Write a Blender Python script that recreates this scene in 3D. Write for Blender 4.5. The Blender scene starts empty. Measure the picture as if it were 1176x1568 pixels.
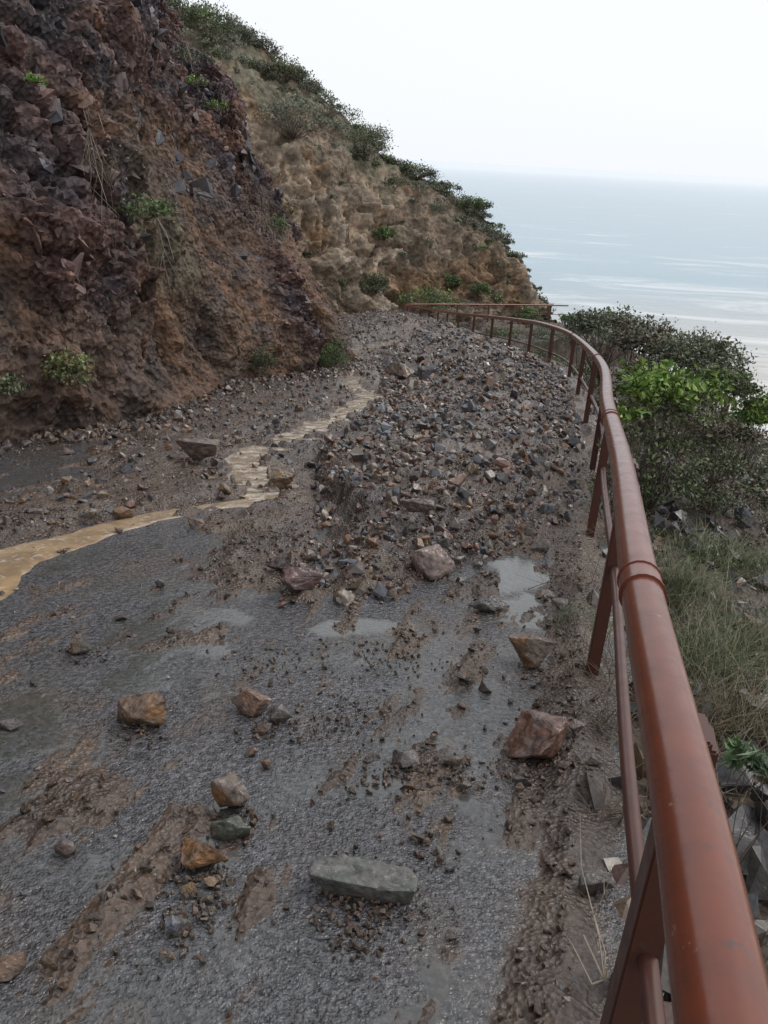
import bpy, bmesh, math, numpy as np
from mathutils import Matrix, Vector
rng=np.random.default_rng(7)
scene=bpy.context.scene
# ---------------------------------------------------------------- camera calibration
W,H,F=1176.0,1568.0,1207.0
CAM=np.array([0,0,1.65]); S=0.146
pitch,roll=math.radians(24.2),math.radians(3.2)
Rm=Matrix.Rotation(math.pi/2-pitch,4,'X')@Matrix.Rotation(roll,4,'Z')
R=np.array(Rm.to_3x3())
cd=bpy.data.cameras.new("camera"); cam=bpy.data.objects.new("camera",cd); scene.collection.objects.link(cam)
cam.matrix_world=Matrix.Translation(Vector(CAM))@Rm
cd.sensor_fit='VERTICAL'; cd.sensor_height=24; cd.lens=24*F/H; cd.clip_start=0.02; cd.clip_end=60000
scene.camera=cam
def ray(px,py): return R@np.array([(px-W/2)/F,-(py-H/2)/F,-1.0])
def U(px,py,fwd):
    d=ray(px,py); return CAM+d*(fwd/d[1])
def G(px,py,h=0.0):
    d=ray(px,py); t=(CAM[2]-h)/(-d[2]-S*d[1]); return CAM+d*t
def depth(p): return -(R.T@(np.array(p)-CAM))[2]
# ---------------------------------------------------------------- noise
_pr=np.random.default_rng(3).permutation(256); PERM=np.concatenate([_pr,_pr,_pr])
GR=np.random.default_rng(4).normal(size=(256,3)); GR/=np.linalg.norm(GR,axis=1)[:,None]
def pn(x,y,z):
    x,y,z=np.broadcast_arrays(np.asarray(x,float),np.asarray(y,float),np.asarray(z,float))
    xi=np.floor(x).astype(int);yi=np.floor(y).astype(int);zi=np.floor(z).astype(int)
    fx,fy,fz=x-xi,y-yi,z-zi
    u,v,w=[f*f*f*(f*(f*6-15)+10) for f in (fx,fy,fz)]
    r=0
    for dx in (0,1):
        for dy in (0,1):
            for dz in (0,1):
                h=PERM[PERM[PERM[(xi+dx)&255]+((yi+dy)&255)]+((zi+dz)&255)]
                g=GR[h]
                dot=g[...,0]*(fx-dx)+g[...,1]*(fy-dy)+g[...,2]*(fz-dz)
                r=r+dot*(u if dx else 1-u)*(v if dy else 1-v)*(w if dz else 1-w)
    return r*1.5
def fbm(x,y,z=0.0,o=4,g=.5):
    a,s,r=1.0,1.0,0
    for i in range(o):
        r=r+a*pn(x*s+i*17.3,y*s+i*7.1,z*s+i*3.7 if not np.isscalar(z) else z+i*3.7); a*=g; s*=2.03
    return r
def voro(P):
    ci=np.floor(P).astype(int); f1=np.full(len(P),9.);f2=np.full(len(P),9.);idh=np.zeros(len(P))
    HR=np.random.default_rng(9).random((256,4))
    for dx in (-1,0,1):
        for dy in (-1,0,1):
            for dz in (-1,0,1):
                c=ci+np.array([dx,dy,dz])
                h=PERM[PERM[PERM[c[:,0]&255]+(c[:,1]&255)]+(c[:,2]&255)]
                q=c+HR[h,:3]; d=np.linalg.norm(P-q,axis=1)
                n=d<f1
                f2=np.where(n,f1,np.minimum(f2,d)); idh=np.where(n,HR[h,3],idh); f1=np.where(n,d,f1)
    return f1,f2,idh
def ss(x): x=np.clip(x,0,1); return x*x*(3-2*x)
def mixc(a,b,t): t=np.asarray(t)[...,None]; return np.asarray(a)*(1-t)+np.asarray(b)*t
# ---------------------------------------------------------------- mesh helpers
class MB:
    def __init__(s): s.V=[];s.F=[];s.C=[];s.n=0
    def add(s,V,Fc,C):
        V=np.asarray(V,float).reshape(-1,3); Fc=np.asarray(Fc,int)
        C=np.asarray(C,float)
        if C.ndim==1: C=np.tile(C,(len(V),1))
        s.V.append(V); s.F.append(Fc+s.n); s.C.append(C); s.n+=len(V)
    def build(s,name,mat,smooth=False):
        V=np.concatenate(s.V);C=np.concatenate(s.C)
        T=np.concatenate(s.F)
        return make(name,V,T,mat,C,smooth)
def make(name,V,Fc,mat,C=None,smooth=False,attrs=None):
    me=bpy.data.meshes.new(name); k=Fc.shape[1]
    me.vertices.add(len(V)); me.vertices.foreach_set("co",V.astype(np.float32).ravel())
    me.loops.add(Fc.size); me.loops.foreach_set("vertex_index",Fc.astype(np.int32).ravel())
    me.polygons.add(len(Fc)); me.polygons.foreach_set("loop_start",np.arange(0,Fc.size,k,dtype=np.int32))
    try: me.polygons.foreach_set("loop_total",np.full(len(Fc),k,dtype=np.int32))
    except Exception: pass
    me.update(calc_edges=True); me.validate()
    me.polygons.foreach_set("use_smooth",np.full(len(me.polygons),smooth))
    if C is not None:
        a=me.color_attributes.new("Col",'FLOAT_COLOR','POINT')
        a.data.foreach_set("color",np.concatenate([C,np.ones((len(C),1))],1).astype(np.float32).ravel())
    for k2,v in (attrs or {}).items():
        a=me.attributes.new(k2,'FLOAT','POINT'); a.data.foreach_set("value",v.astype(np.float32).ravel())
    me.materials.append(mat)
    o=bpy.data.objects.new(name,me); scene.collection.objects.link(o); return o
def gridF(n,m):
    i=np.arange(n-1)[:,None]*m+np.arange(m-1)[None,:]; i=i.ravel()
    return np.stack([i,i+1,i+m+1,i+m],1)
# ---------------------------------------------------------------- materials
def newmat(name):
    m=bpy.data.materials.new(name); m.use_nodes=True; nt=m.node_tree; b=nt.nodes["Principled BSDF"]; return m,nt,b
def N(nt,t,**k):
    n=nt.nodes.new(t)
    for a,v in k.items():
        if a in n.inputs: n.inputs[a].default_value=v
        else: setattr(n,a,v)
    return n
def mathn(nt,op,a,b=None,clamp=False):
    n=nt.nodes.new('ShaderNodeMath'); n.operation=op; n.use_clamp=clamp
    for i,v in enumerate((a,b)):
        if v is None: continue
        if isinstance(v,(int,float)): n.inputs[i].default_value=v
        else: nt.links.new(v,n.inputs[i])
    return n.outputs[0]
def mapr(nt,v,a,b,c,d):
    n=nt.nodes.new('ShaderNodeMapRange'); nt.links.new(v,n.inputs[0])
    for i,x in enumerate((a,b,c,d)): n.inputs[i+1].default_value=x
    return n.outputs[0]
def mixn(nt,f,a,b,mode='MIX'):
    n=nt.nodes.new('ShaderNodeMix'); n.data_type='RGBA'; n.blend_type=mode
    for i,v in ((0,f),(6,a),(7,b)):
        if isinstance(v,(int,float)): n.inputs[i].default_value=v
        elif isinstance(v,tuple): n.inputs[i].default_value=(*v,1)
        else: nt.links.new(v,n.inputs[i])
    return n.outputs[2]
def colmat(name,rough=(.4,.7),scale=8,vary=.5,bump=.4,bdist=.02,vscale=None,spec=.5):
    m,nt,b=newmat(name); L=nt.links
    at=N(nt,'ShaderNodeAttribute',attribute_name="Col"); g=N(nt,'ShaderNodeNewGeometry')
    n1=N(nt,'ShaderNodeTexNoise',Scale=scale,Detail=8.0,Roughness=.65); L.new(g.outputs['Position'],n1.inputs['Vector'])
    f=mapr(nt,n1.outputs[0],.3,.7,1-vary,1+vary)
    c=N(nt,'ShaderNodeVectorMath',operation='SCALE'); L.new(at.outputs['Color'],c.inputs[0]); L.new(f,c.inputs['Scale'])
    L.new(c.outputs[0],b.inputs['Base Color'])
    n2=N(nt,'ShaderNodeTexNoise',Scale=scale*.35,Detail=3.0); L.new(g.outputs['Position'],n2.inputs['Vector'])
    L.new(mapr(nt,n2.outputs[0],.35,.65,rough[0],rough[1]),b.inputs['Roughness'])
    b.inputs['Specular IOR Level'].default_value=spec
    hh=n1.outputs[0]
    if vscale:
        v=N(nt,'ShaderNodeTexVoronoi',Scale=vscale); L.new(g.outputs['Position'],v.inputs['Vector'])
        hh=mathn(nt,'ADD',hh,mathn(nt,'MULTIPLY',v.outputs['Distance'],.9))
    bp=N(nt,'ShaderNodeBump',Strength=bump,Distance=bdist); L.new(hh,bp.inputs['Height']); L.new(bp.outputs[0],b.inputs['Normal'])
    return m
M_rock=colmat("wet_stone",(.15,.42),34,.5,.55,.008,None,.6)
M_bluffrock=colmat("bluff_stone",(.35,.7),9,.5,.6,.03)
M_mud=colmat("wet_mud",(.15,.42),26,.45,.8,.013,60,.6)
M_bluff=colmat("bluff_earth",(.5,.85),7,.6,.9,.05,14,.4)
M_hill=colmat("hill_earth",(.8,.95),1.6,.5,.8,.2,3.5,.2)
M_slope=colmat("slope_soil",(.4,.8),9,.5,.9,.04,25,.4)
M_leaf=colmat("foliage",(.45,.6),20,.25,0,.01,None,.35)
def roadmat():
    m,nt,b=newmat("wet_asphalt"); L=nt.links
    g=N(nt,'ShaderNodeNewGeometry'); P=g.outputs['Position']
    wet=N(nt,'ShaderNodeAttribute',attribute_name="wet").outputs['Fac']; film=N(nt,'ShaderNodeAttribute',attribute_name="film").outputs['Fac']
    na=N(nt,'ShaderNodeTexNoise',Scale=46.0,Detail=3.5,Roughness=.6,Distortion=.3); L.new(P,na.inputs['Vector'])
    nb=N(nt,'ShaderNodeTexNoise',Scale=5.0,Detail=4.0); L.new(P,nb.inputs['Vector'])
    v=N(nt,'ShaderNodeTexVoronoi',Scale=110.0); L.new(P,v.inputs['Vector'])
    sep=N(nt,'ShaderNodeSeparateColor'); L.new(v.outputs['Color'],sep.inputs[0])
    cell=mapr(nt,sep.outputs[0],0,1,.65,1.5)
    f=mathn(nt,'MULTIPLY',cell,mapr(nt,na.outputs[0],.38,.62,.4,1.55))
    f=mathn(nt,'MULTIPLY',f,mapr(nt,nb.outputs[0],.3,.7,.8,1.2))
    base=N(nt,'ShaderNodeVectorMath',operation='SCALE'); base.inputs[0].default_value=(.058,.057,.062); L.new(f,base.inputs['Scale'])
    mudc=N(nt,'ShaderNodeVectorMath',operation='SCALE'); mudc.inputs[0].default_value=(.090,.063,.047); L.new(mapr(nt,na.outputs[0],.38,.62,.55,1.3),mudc.inputs['Scale'])
    c=mixn(nt,film,base.outputs[0],mudc.outputs[0])
    c=mixn(nt,mathn(nt,'MULTIPLY',wet,.5),c,(.08,.083,.070))
    L.new(c,b.inputs['Base Color'])
    n2=N(nt,'ShaderNodeTexNoise',Scale=1.7,Detail=5.0); L.new(P,n2.inputs['Vector'])
    r=mapr(nt,n2.outputs[0],.35,.65,.13,.28)
    n=N(nt,'ShaderNodeMix'); L.new(wet,n.inputs[0]); L.new(r,n.inputs[2]); n.inputs[3].default_value=.04
    L.new(n.outputs[0],b.inputs['Roughness']); b.inputs['Specular IOR Level'].default_value=.75
    h=mathn(nt,'ADD',mathn(nt,'MULTIPLY',na.outputs[0],1.6),mathn(nt,'MULTIPLY',v.outputs['Distance'],-.35))
    h=mathn(nt,'MULTIPLY',h,mathn(nt,'SUBTRACT',1.0,mathn(nt,'MULTIPLY',wet,.95)))
    bp=N(nt,'ShaderNodeBump',Strength=.85,Distance=.010); L.new(h,bp.inputs['Height']); L.new(bp.outputs[0],b.inputs['Normal'])
    return m
M_road=roadmat()
def watermat():
    m,nt,b=newmat("muddy_water"); L=nt.links
    at=N(nt,'ShaderNodeAttribute',attribute_name="Col"); g=N(nt,'ShaderNodeNewGeometry'); P=g.outputs['Position']
    n=N(nt,'ShaderNodeTexNoise',Scale=17.0,Detail=6.0,Distortion=.8); L.new(P,n.inputs['Vector'])
    n2=N(nt,'ShaderNodeTexNoise',Scale=5.0,Detail=4.0,Distortion=1.); L.new(P,n2.inputs['Vector'])
    c=mixn(nt,mapr(nt,n2.outputs[0],.42,.66,0,.7),at.outputs['Color'],(.17,.125,.085))
    c=mixn(nt,mapr(nt,n.outputs[0],.54,.66,0,.6),c,(.56,.48,.38))
    L.new(c,b.inputs['Base Color']); b.inputs['Roughness'].default_value=.07; b.inputs['Specular IOR Level'].default_value=.6
    bp=N(nt,'ShaderNodeBump',Strength=.4,Distance=.014); L.new(n.outputs[0],bp.inputs['Height']); L.new(bp.outputs[0],b.inputs['Normal'])
    return m
M_water=watermat()
def paintmat(name,c1,c2,r=(.15,.32)):
    m,nt,b=newmat(name); L=nt.links
    g=N(nt,'ShaderNodeNewGeometry')
    n=N(nt,'ShaderNodeTexNoise',Scale=14.0,Detail=8.0,Roughness=.7); L.new(g.outputs['Position'],n.inputs['Vector'])
    c=mixn(nt,mapr(nt,n.outputs[0],.35,.7,0,1),c1,c2)
    n3=N(nt,'ShaderNodeTexNoise',Scale=38.0,Detail=3.0); L.new(g.outputs['Position'],n3.inputs['Vector'])
    c=mixn(nt,mapr(nt,n3.outputs[0],.64,.72,0,.8),c,(.07,.045,.04))
    n4=N(nt,'ShaderNodeTexNoise',Scale=11.0,Detail=6.0,Roughness=.8); L.new(g.outputs['Position'],n4.inputs['Vector'])
    c=mixn(nt,mapr(nt,n4.outputs[0],.65,.67,0,.6),c,(.26,.17,.14))
    L.new(c,b.inputs['Base Color'])
    L.new(mapr(nt,n.outputs[0],.3,.7,r[0],r[1]),b.inputs['Roughness'])
    bp=N(nt,'ShaderNodeBump',Strength=.25,Distance=.002); L.new(n.outputs[0],bp.inputs['Height']); L.new(bp.outputs[0],b.inputs['Normal'])
    return m
M_paint=paintmat("red_brown_paint",(.170,.046,.024),(.122,.036,.021))
M_paint2=paintmat("dark_brown_paint",(.09,.031,.02),(.06,.026,.02),(.3,.5))  # darker, rougher variant of the rail paint for mid rail and posts
# ---------------------------------------------------------------- plan curves
nearpx=[(1112,1568),(1045,1200),(978,880),(950,700),(930,620),(917,552),(872,511)]
rail=[G(a,b,1.05) for a,b in nearpx]
rail=[rail[0]+(rail[0]-rail[1])*6]+[rail[0]+(rail[0]-rail[1])*2.5]+rail
ylast=rail[-1][1]
rail+= [U(832,497,ylast+2.2),U(800,491,ylast+4.5),U(750,485,ylast+8.),U(700,480,ylast+12),U(660,474,ylast+17.5),U(632,470,ylast+22),U(622,467,ylast+24.5),U(630,466,ylast+26.5),U(662,466,ylast+28.5),U(720,466.5,ylast+30),U(790,467,ylast+31.5),U(870,468,ylast+33)]
rail=np.array(rail)
def catmull(P,n=14):
    P=np.asarray(P); Q=np.vstack([2*P[0]-P[1],P,2*P[-1]-P[-2]]); out=[]
    for i in range(1,len(Q)-2):
        for t in np.linspace(0,1,n,endpoint=False):
            a,b,c,d=Q[i-1:i+3]
            out.append(.5*((2*b)+(c-a)*t+(2*a-5*b+4*c-d)*t*t+(3*b-a-3*c+d)*t**3))
    out.append(P[-1]); return np.array(out)
RS=catmull(rail)
kk=int(np.argmax(RS[:,1]>38))
def xr(y): return np.interp(y,np.append(RS[:kk,1],[44,60]),np.append(RS[:kk,0],[6,12]))
nose=G(527,572)
base=[(-9,-10),(-7.0,-3),(-6.0,2)]+[tuple(G(0,682)[:2]),tuple(G(200,645)[:2]),tuple(G(380,594)[:2]),tuple(nose[:2]+np.array([-.5,-.5])),tuple(nose[:2]+np.array([0,.6])),tuple(nose[:2]+np.array([-.5,2.6])),tuple(nose[:2]+np.array([-2.8,5.5])),tuple(nose[:2]+np.array([-6.5,8.]))]
base=np.array(base)
def xl(y): return np.interp(y,base[:9,1],base[:9,0])
# ---------------------------------------------------------------- mud / debris height
def polysd(x,y,poly):
    poly=np.asarray(poly); d=np.full(x.shape,1e9); ins=np.zeros(x.shape,bool)
    n=len(poly)
    for i in range(n):
        a=poly[i];b=poly[(i+1)%n]; e=b-a; wx,wy=x-a[0],y-a[1]
        t=np.clip((wx*e[0]+wy*e[1])/(e@e+1e-12),0,1)
        d=np.minimum(d,(wx-e[0]*t)**2+(wy-e[1]*t)**2)
        c=((a[1]>y)!=(b[1]>y))&(x<(b[0]-a[0])*(y-a[1])/(b[1]-a[1]+1e-12)+a[0]); ins^=c
    return np.where(ins,1,-1)*np.sqrt(d)
g2=lambda a,b:G(a,b)[:2]
heap=[g2(440,925),g2(478,860),g2(494,790),g2(484,712),g2(560,650),g2(592,600)]+[np.array([-.4,17]),np.array([-1.6,22]),np.array([-3.,30]),np.array([-3,39]),np.array([6,39]),np.array([4.,24]),np.array([4.4,14])]+[g2(985,640),g2(925,740),g2(868,798),g2(780,835),g2(700,880),g2(560,925)]
strip=[g2(-300,850),g2(0,775),g2(110,735),g2(235,650),g2(380,580),g2(500,560),np.array([-1.6,19]),np.array([-.2,17]),g2(560,610),g2(470,650),g2(350,700),g2(345,765),g2(190,800),g2(0,845),g2(-300,960)]
apron=[g2(400,775),g2(425,700),g2(480,690),g2(500,800),g2(470,900),g2(330,880),g2(330,800)]
# centreline px, width m, water level above the road
spx=[(-260,985,.66,0),(-120,915,.58,0),(0,862,.50,0),(100,830,.35,0),(200,801,.25,0),(290,782,.18,0),(355,772,.18,0),(398,762,.28,.01),(385,728,.38,.02),(372,700,.34,.03),(425,682,.38,.035),(475,658,.36,.04),(530,632,.32,.045),(568,608,.38,.05),(545,588,.38,.05),(533,560,.40,.055),(545,541,.55,.06),(600,526,.65,.07),(650,520,.45,.08)]
sp=np.array([list(G(a,b,z)[:2])+[w,z] for a,b,w,z in spx])
SPC=catmull(sp,8)
def streamd(x,y,full=False):
    best=np.full(x.shape,1e9); zw=np.zeros(x.shape)
    for i in range(len(SPC)-1):
        a=SPC[i,:2];b=SPC[i+1,:2];e=b-a; wx,wy=x-a[0],y-a[1]
        t=np.clip((wx*e[0]+wy*e[1])/(e@e+1e-12),0,1)
        w=SPC[i,2]+(SPC[i+1,2]-SPC[i,2])*t
        d=np.sqrt((wx-e[0]*t)**2+(wy-e[1]*t)**2)/(w*.5)
        zw=np.where(d<best,SPC[i,3]+(SPC[i+1,3]-SPC[i,3])*t,zw); best=np.minimum(best,d)
    return (best,zw) if full else best
def mud(x,y):
    n1=fbm(x*1.1,y*1.1,5.,4); n2=fbm(x*5,y*5,9.,3); n3=fbm(x*22,y*22,2.,2)
    s=polysd(x,y,heap)+.22*n1+.16*n2
    k=.35+.75*ss((y-4.4)/1.2)*(1-ss((y-10)/3))*(x<.6)
    h1=np.clip(s*k,-.08,.09+.11*ss((y-4.4)/1.2))+.34*ss((s-.15)/2.4)*(1+.35*n1)
    s2=polysd(x,y,strip)+.25*n1+.15*n2
    h2=np.clip(s2*.3,-.08,.07)+.03*n1
    s3=polysd(x,y,apron)+.3*n1+.16*n2; h5=np.clip(s3*.12,-.05,.03)+.012*n2
    u=x*.33+y*.94; v=x*.94-y*.33
    ns=fbm(u*1.7,v*6,7.,5,.62); ng=fbm(x*.9,y*.9,11.,2)
    h3=.04*(ns+.35*n2-.52+.4*ng-.1*ss((y-4.5)/2))
    h4=np.where(y<7,.05-.36*np.abs(x-(xr(y)-.02))+.03*n1+.02*n2,-.1)
    m=np.maximum(np.maximum(np.maximum(h1,h2),np.maximum(h3,h4)),h5)
    m=m+.022*n2*ss(m/.06)+.006*n3
    sd,zw=streamd(x,y,True)
    c=1-ss((sd+1.15*n2+.5*n1-.85)/(.3))
    c2=1-ss((sd-1.4)/2.0); bank=zw+.028+.04*n2+.025*n1
    m=np.where(zw>0.005,m*(1-c2)+bank*c2,m)
    m=m*(1-c)+(zw-.035)*c
    return m
def road_z(x,y): return -S*y+.012*fbm(x*.6,y*.6,1.,2)
# ---------------------------------------------------------------- road + mud sheets
ys=[-2.5]
while ys[-1]<44: ys.append(ys[-1]+.010+.0080*abs(ys[-1]))
ys=np.array(ys); ncol=540; s=np.linspace(0,1,ncol)**1.5
Y=np.repeat(ys[:,None],ncol,1); XR=xr(ys)[:,None]+.2+.16*fbm(ys*1.8,ys*0,3.,4)[:,None]; XL=xl(ys)[:,None]-1.4
X=XR+(XL-XR)*s[None,:]
Zr=road_z(X,Y)
pud=np.zeros_like(X)
for (a,b,w,h) in [(255,975,105,42),(60,1115,120,56),(30,1215,75,55),(350,868,85,22),(210,1045,70,22),(785,880,85,46),(880,850,20,65),(840,950,70,40),(330,935,85,26),(560,960,80,16),(860,1060,34,46),(130,1170,60,16)]:
    c=G(a,b); ax=G(a+w,b)-c; ay=G(a,b-h)-c
    det=ax[0]*ay[1]-ax[1]*ay[0]; dx,dy=X-c[0],Y-c[1]
    p=(dx*ay[1]-dy*ay[0])/det; q=(ax[0]*dy-ax[1]*dx)/det
    pud=np.maximum(pud,1.25-np.sqrt(p*p+q*q))
pn1=fbm(X*3.2,Y*3.2,4.,5); 
wet=.95*ss((pud-.34+.9*pn1)/.35)
gen=fbm(X*1.0,Y*1.5,8.,4)
wet=np.maximum(wet,.5*ss((gen-.0)/.35))
film=np.clip(-.08+.6*fbm(X*1.4,Y*1.4,14.,4)+.4*fbm(X*7,Y*7,17.,3)+.5*ss(.8-np.abs(X-xr(Y)))*(Y<8)+.3*ss((Y-4.4)/3),0,.9)
mz=mud(X,Y)
film=np.clip(film+ss((mz+.02)/.02)*.5,0,1)
make("road",np.stack([X,Y,Zr],-1).reshape(-1,3),gridF(len(ys),ncol),M_road,None,True,{"wet":wet.ravel(),"film":film.ravel()})
nc=fbm(X*2,Y*2,21.,4)
C=mixc((.072,.048,.036),(.110,.075,.053),np.clip(.5+nc,0,1)); C=mixc(C,(.05,.037,.032),np.clip(fbm(X*.7,Y*.7,31.,3)*1.6,0,.8))
Fq=gridF(len(ys),ncol); mm=mz.ravel(); keep=mm[Fq].max(1)>-.012; Fq=Fq[keep]
V=np.stack([X,Y,Zr+mz+.004],-1).reshape(-1,3)
used=np.unique(Fq); rem=-np.ones(len(V),int); rem[used]=np.arange(len(used))
make("mudslide_debris",V[used],rem[Fq],M_mud,C.reshape(-1,3)[used],True)
# stream water
SPW=catmull(sp,40); sw=[];cw=[]; nw=28
tan=np.gradient(SPW[:,:2],axis=0); tan/=np.linalg.norm(tan,axis=1)[:,None]; nor=np.stack([-tan[:,1],tan[:,0]],1)
el_=fbm(SPW[:,0]*1.5,SPW[:,1]*1.5,1.,4,.5); er_=fbm(SPW[:,0]*1.5,SPW[:,1]*1.5,31.,4,.5)
for i,(p,n) in enumerate(zip(SPW,nor)):
    up=ss(p[3]/.02)
    for j in np.linspace(-1,1,nw):
        wd=.55+.5*up+.25*(el_[i] if j>0 else er_[i])
        xy=p[:2]+n*j*p[2]*wd
        sw.append((xy[0],xy[1],p[3]-.008*(abs(j)**6)*(1-up))); cw.append(mixc((.40,.265,.14),(.32,.25,.18),np.clip(i/300,0,1)))
sw=np.array(sw); zz=sw[:,2].copy(); sw[:,2]=road_z(sw[:,0],sw[:,1])+zz+.006+.010*fbm(sw[:,0]*8,sw[:,1]*8,0.,3)*(zz>.005)
make("muddy_stream",sw,gridF(len(SPW),nw),M_water,np.array(cw),True)
# ---------------------------------------------------------------- rocks
def hullrock(seed,npts=14,bevel=.0,flat=.7,fine=False,pts=None):
    r=np.random.default_rng(seed); p=r.normal(size=(npts,3)); p/=np.linalg.norm(p,axis=1)[:,None]; p*=r.uniform(.75,1.1,(npts,1)); p*=np.array([1,r.uniform(.65,.95),flat*r.uniform(.75,1.1)])
    if pts is not None: p=np.array(pts,float)
    bm=bmesh.new()
    for q in p: bm.verts.new(q)
    bmesh.ops.convex_hull(bm,input=bm.verts)
    for v in [v for v in bm.verts if not v.link_faces]: bm.verts.remove(v)
    bmesh.ops.dissolve_limit(bm,angle_limit=.3,verts=bm.verts,edges=bm.edges)
    if bevel: bmesh.ops.bevel(bm,geom=list(bm.edges)+list(bm.verts),offset=bevel,segments=1 if not fine else 2,affect='EDGES',profile=.6)
    bmesh.ops.triangulate(bm,faces=bm.faces)
    if fine:
        for k in range(4):
            es=[e for e in bm.edges if e.calc_length()>.10]
            if es: bmesh.ops.subdivide_edges(bm,edges=es,cuts=1)
            bmesh.ops.triangulate(bm,faces=bm.faces)
        bm.normal_update()
        vs=np.array([v.co for v in bm.verts]); 
        d=.05*fbm(vs[:,0]*1.6+seed,vs[:,1]*1.6,vs[:,2]*1.6,3)-.05*np.abs(fbm(vs[:,0]*3+seed,vs[:,1]*3,vs[:,2]*3,3))+.012*fbm(vs[:,0]*12+seed,vs[:,1]*12,vs[:,2]*12,3)
        for v,a in zip(bm.verts,d): v.co+=v.normal*float(a)
    V=np.array([v.co for v in bm.verts]); bm.verts.index_update()
    Fc=np.array([[v.index for v in f.verts] for f in bm.faces]); bm.free(); return V,Fc
VT=[hullrock(100+i,9) for i in range(10)]
VM=[hullrock(200+i,11,.06) for i in range(14)]
VA=[hullrock(300+i,9+i%3,0,.75) for i in range(14)]
def randrot(n):
    q=rng.normal(size=(n,4)); q/=np.linalg.norm(q,axis=1)[:,None]
    w,x,y,z=q.T
    return np.stack([1-2*(y*y+z*z),2*(x*y-z*w),2*(x*z+y*w),2*(x*y+z*w),1-2*(x*x+z*z),2*(y*z-x*w),2*(x*z-y*w),2*(y*z+x*w),1-2*(x*x+y*y)],1).reshape(n,3,3)
def scatter(mb,variants,P,size,col,aniso=.35,rot=None):
    n=len(P); R_=randrot(n) if rot is None else rot
    s=size[:,None]*rng.uniform(1-aniso,1+aniso,(n,3)); vi=rng.integers(0,len(variants),n)
    for k,(V,Fc) in enumerate(variants):
        I=np.where(vi==k)[0]
        if len(I)==0: continue
        Q=np.einsum('nij,nvj->nvi',R_[I],V[None]*s[I][:,None,:])+P[I][:,None,:]
        f=(Fc[None]+(np.arange(len(I))*len(V))[:,None,None]).reshape(-1,3)
        mb.add(Q.reshape(-1,3),f,np.repeat(col[I],len(V),0))
PAL=np.array([(.115,.09,.075),(.08,.07,.068),(.15,.12,.098),(.06,.056,.062),(.155,.105,.065),(.11,.066,.053),(.23,.195,.16),(.085,.085,.086),(.17,.092,.05),(.075,.057,.05),(.095,.095,.105),(.14,.078,.06)])
def pal(n,P=PAL,v=.35): return P[rng.integers(0,len(P),n)]*rng.uniform(1-v,1+v,(n,1))
def sample(n,xa,xb,ya,yb,fn,pw=1.0):
    y=ya+(yb-ya)*rng.random(n)**pw; x=xa+(xb-xa)*rng.random(n); k=fn(x,y); return x[k],y[k]
inside=lambda poly,mg:(lambda x,y:(polysd(x,y,poly)>mg)&(x<xr(y)-.05)&(streamd(x,y)>1.0))
mb=MB()
def put(mb,var,x,y,r,c,sink=.2,aniso=.35):
    z=road_z(x,y)+np.maximum(mud(x,y),-.0)+r*(.55-sink); scatter(mb,var,np.stack([x,y,z],1),r,c,aniso)
dens=lambda x,y,t:(fbm(x*1.6,y*1.6,61.,3)+rng.normal(size=x.shape)*.15>t)
x,y=sample(25000,-2,4.5,3,14,lambda x,y:inside(heap,-.05)(x,y)&dens(x,y,-.28),1.0); r=.012+.048*rng.random(len(x))**2.4+.0009*y; put(mb,VM,x,y,r,pal(len(x)),.15)
x,y=sample(19000,-4,5,12,38,lambda x,y:inside(heap,0)(x,y)&dens(x,y,-.3),1.0); r=.022+.06*rng.random(len(x))**3; put(mb,VA,x,y,r,pal(len(x)))
x,y=sample(300,-2,4,5.5,20,inside(heap,.2)); r=.05+.08*rng.random(len(x)); put(mb,VA,x,y,r,pal(len(x)),.3)
x,y=sample(10000,-6,1,4,19,inside(strip,-.05)); r=.013+.05*rng.random(len(x))**3.5; put(mb,VM,x,y,r,pal(len(x)))
k=rng.integers(90,len(SPW),420); x=SPW[k,0]+rng.normal(size=420)*.2; y=SPW[k,1]+rng.normal(size=420)*.2; r=.012+.05*rng.random(420)**2.4; kz=SPW[k,3]>.012
put(mb,VM,x[kz],y[kz],r[kz],pal(kz.sum()),.0)
mb.build("debris_rubble",M_rock)
mb=MB()
fn=lambda x,y:(mud(x,y)>.0)&(x<xr(y))&(x>xl(y))&(streamd(x,y)>1.0)
x,y=sample(34000,-4,2,.6,5,fn); r=.003+.009*rng.random(len(x))**2; put(mb,VT,x,y,r,pal(len(x))*.9)
x,y=sample(34000,-6,4,4,12,fn); r=.006+.014*rng.random(len(x))**2; put(mb,VT,x,y,r,pal(len(x)))
x,y=sample(5200,-4,1.6,.5,7,lambda x,y:(x<xr(y))&(fbm(x*1.3,y*1.3,50.,3)>-.1)); r=.003+.012*rng.random(len(x))**3; put(mb,VT,x,y,r,pal(len(x))*.9)
mb.build("gravel",M_rock)
mb=MB()
CL=np.array([(.088,.058,.042),(.07,.049,.038),(.107,.072,.049)])
x,y=sample(14000,-3,1.5,.8,4.8,lambda x,y:(mud(x,y)>.002)&(x<xr(y))); r=.005+.022*rng.random(len(x))**3
put(mb,VM,x,y,r,pal(len(x),CL),.1)
mb.build("mud_clods",M_mud)
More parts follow.
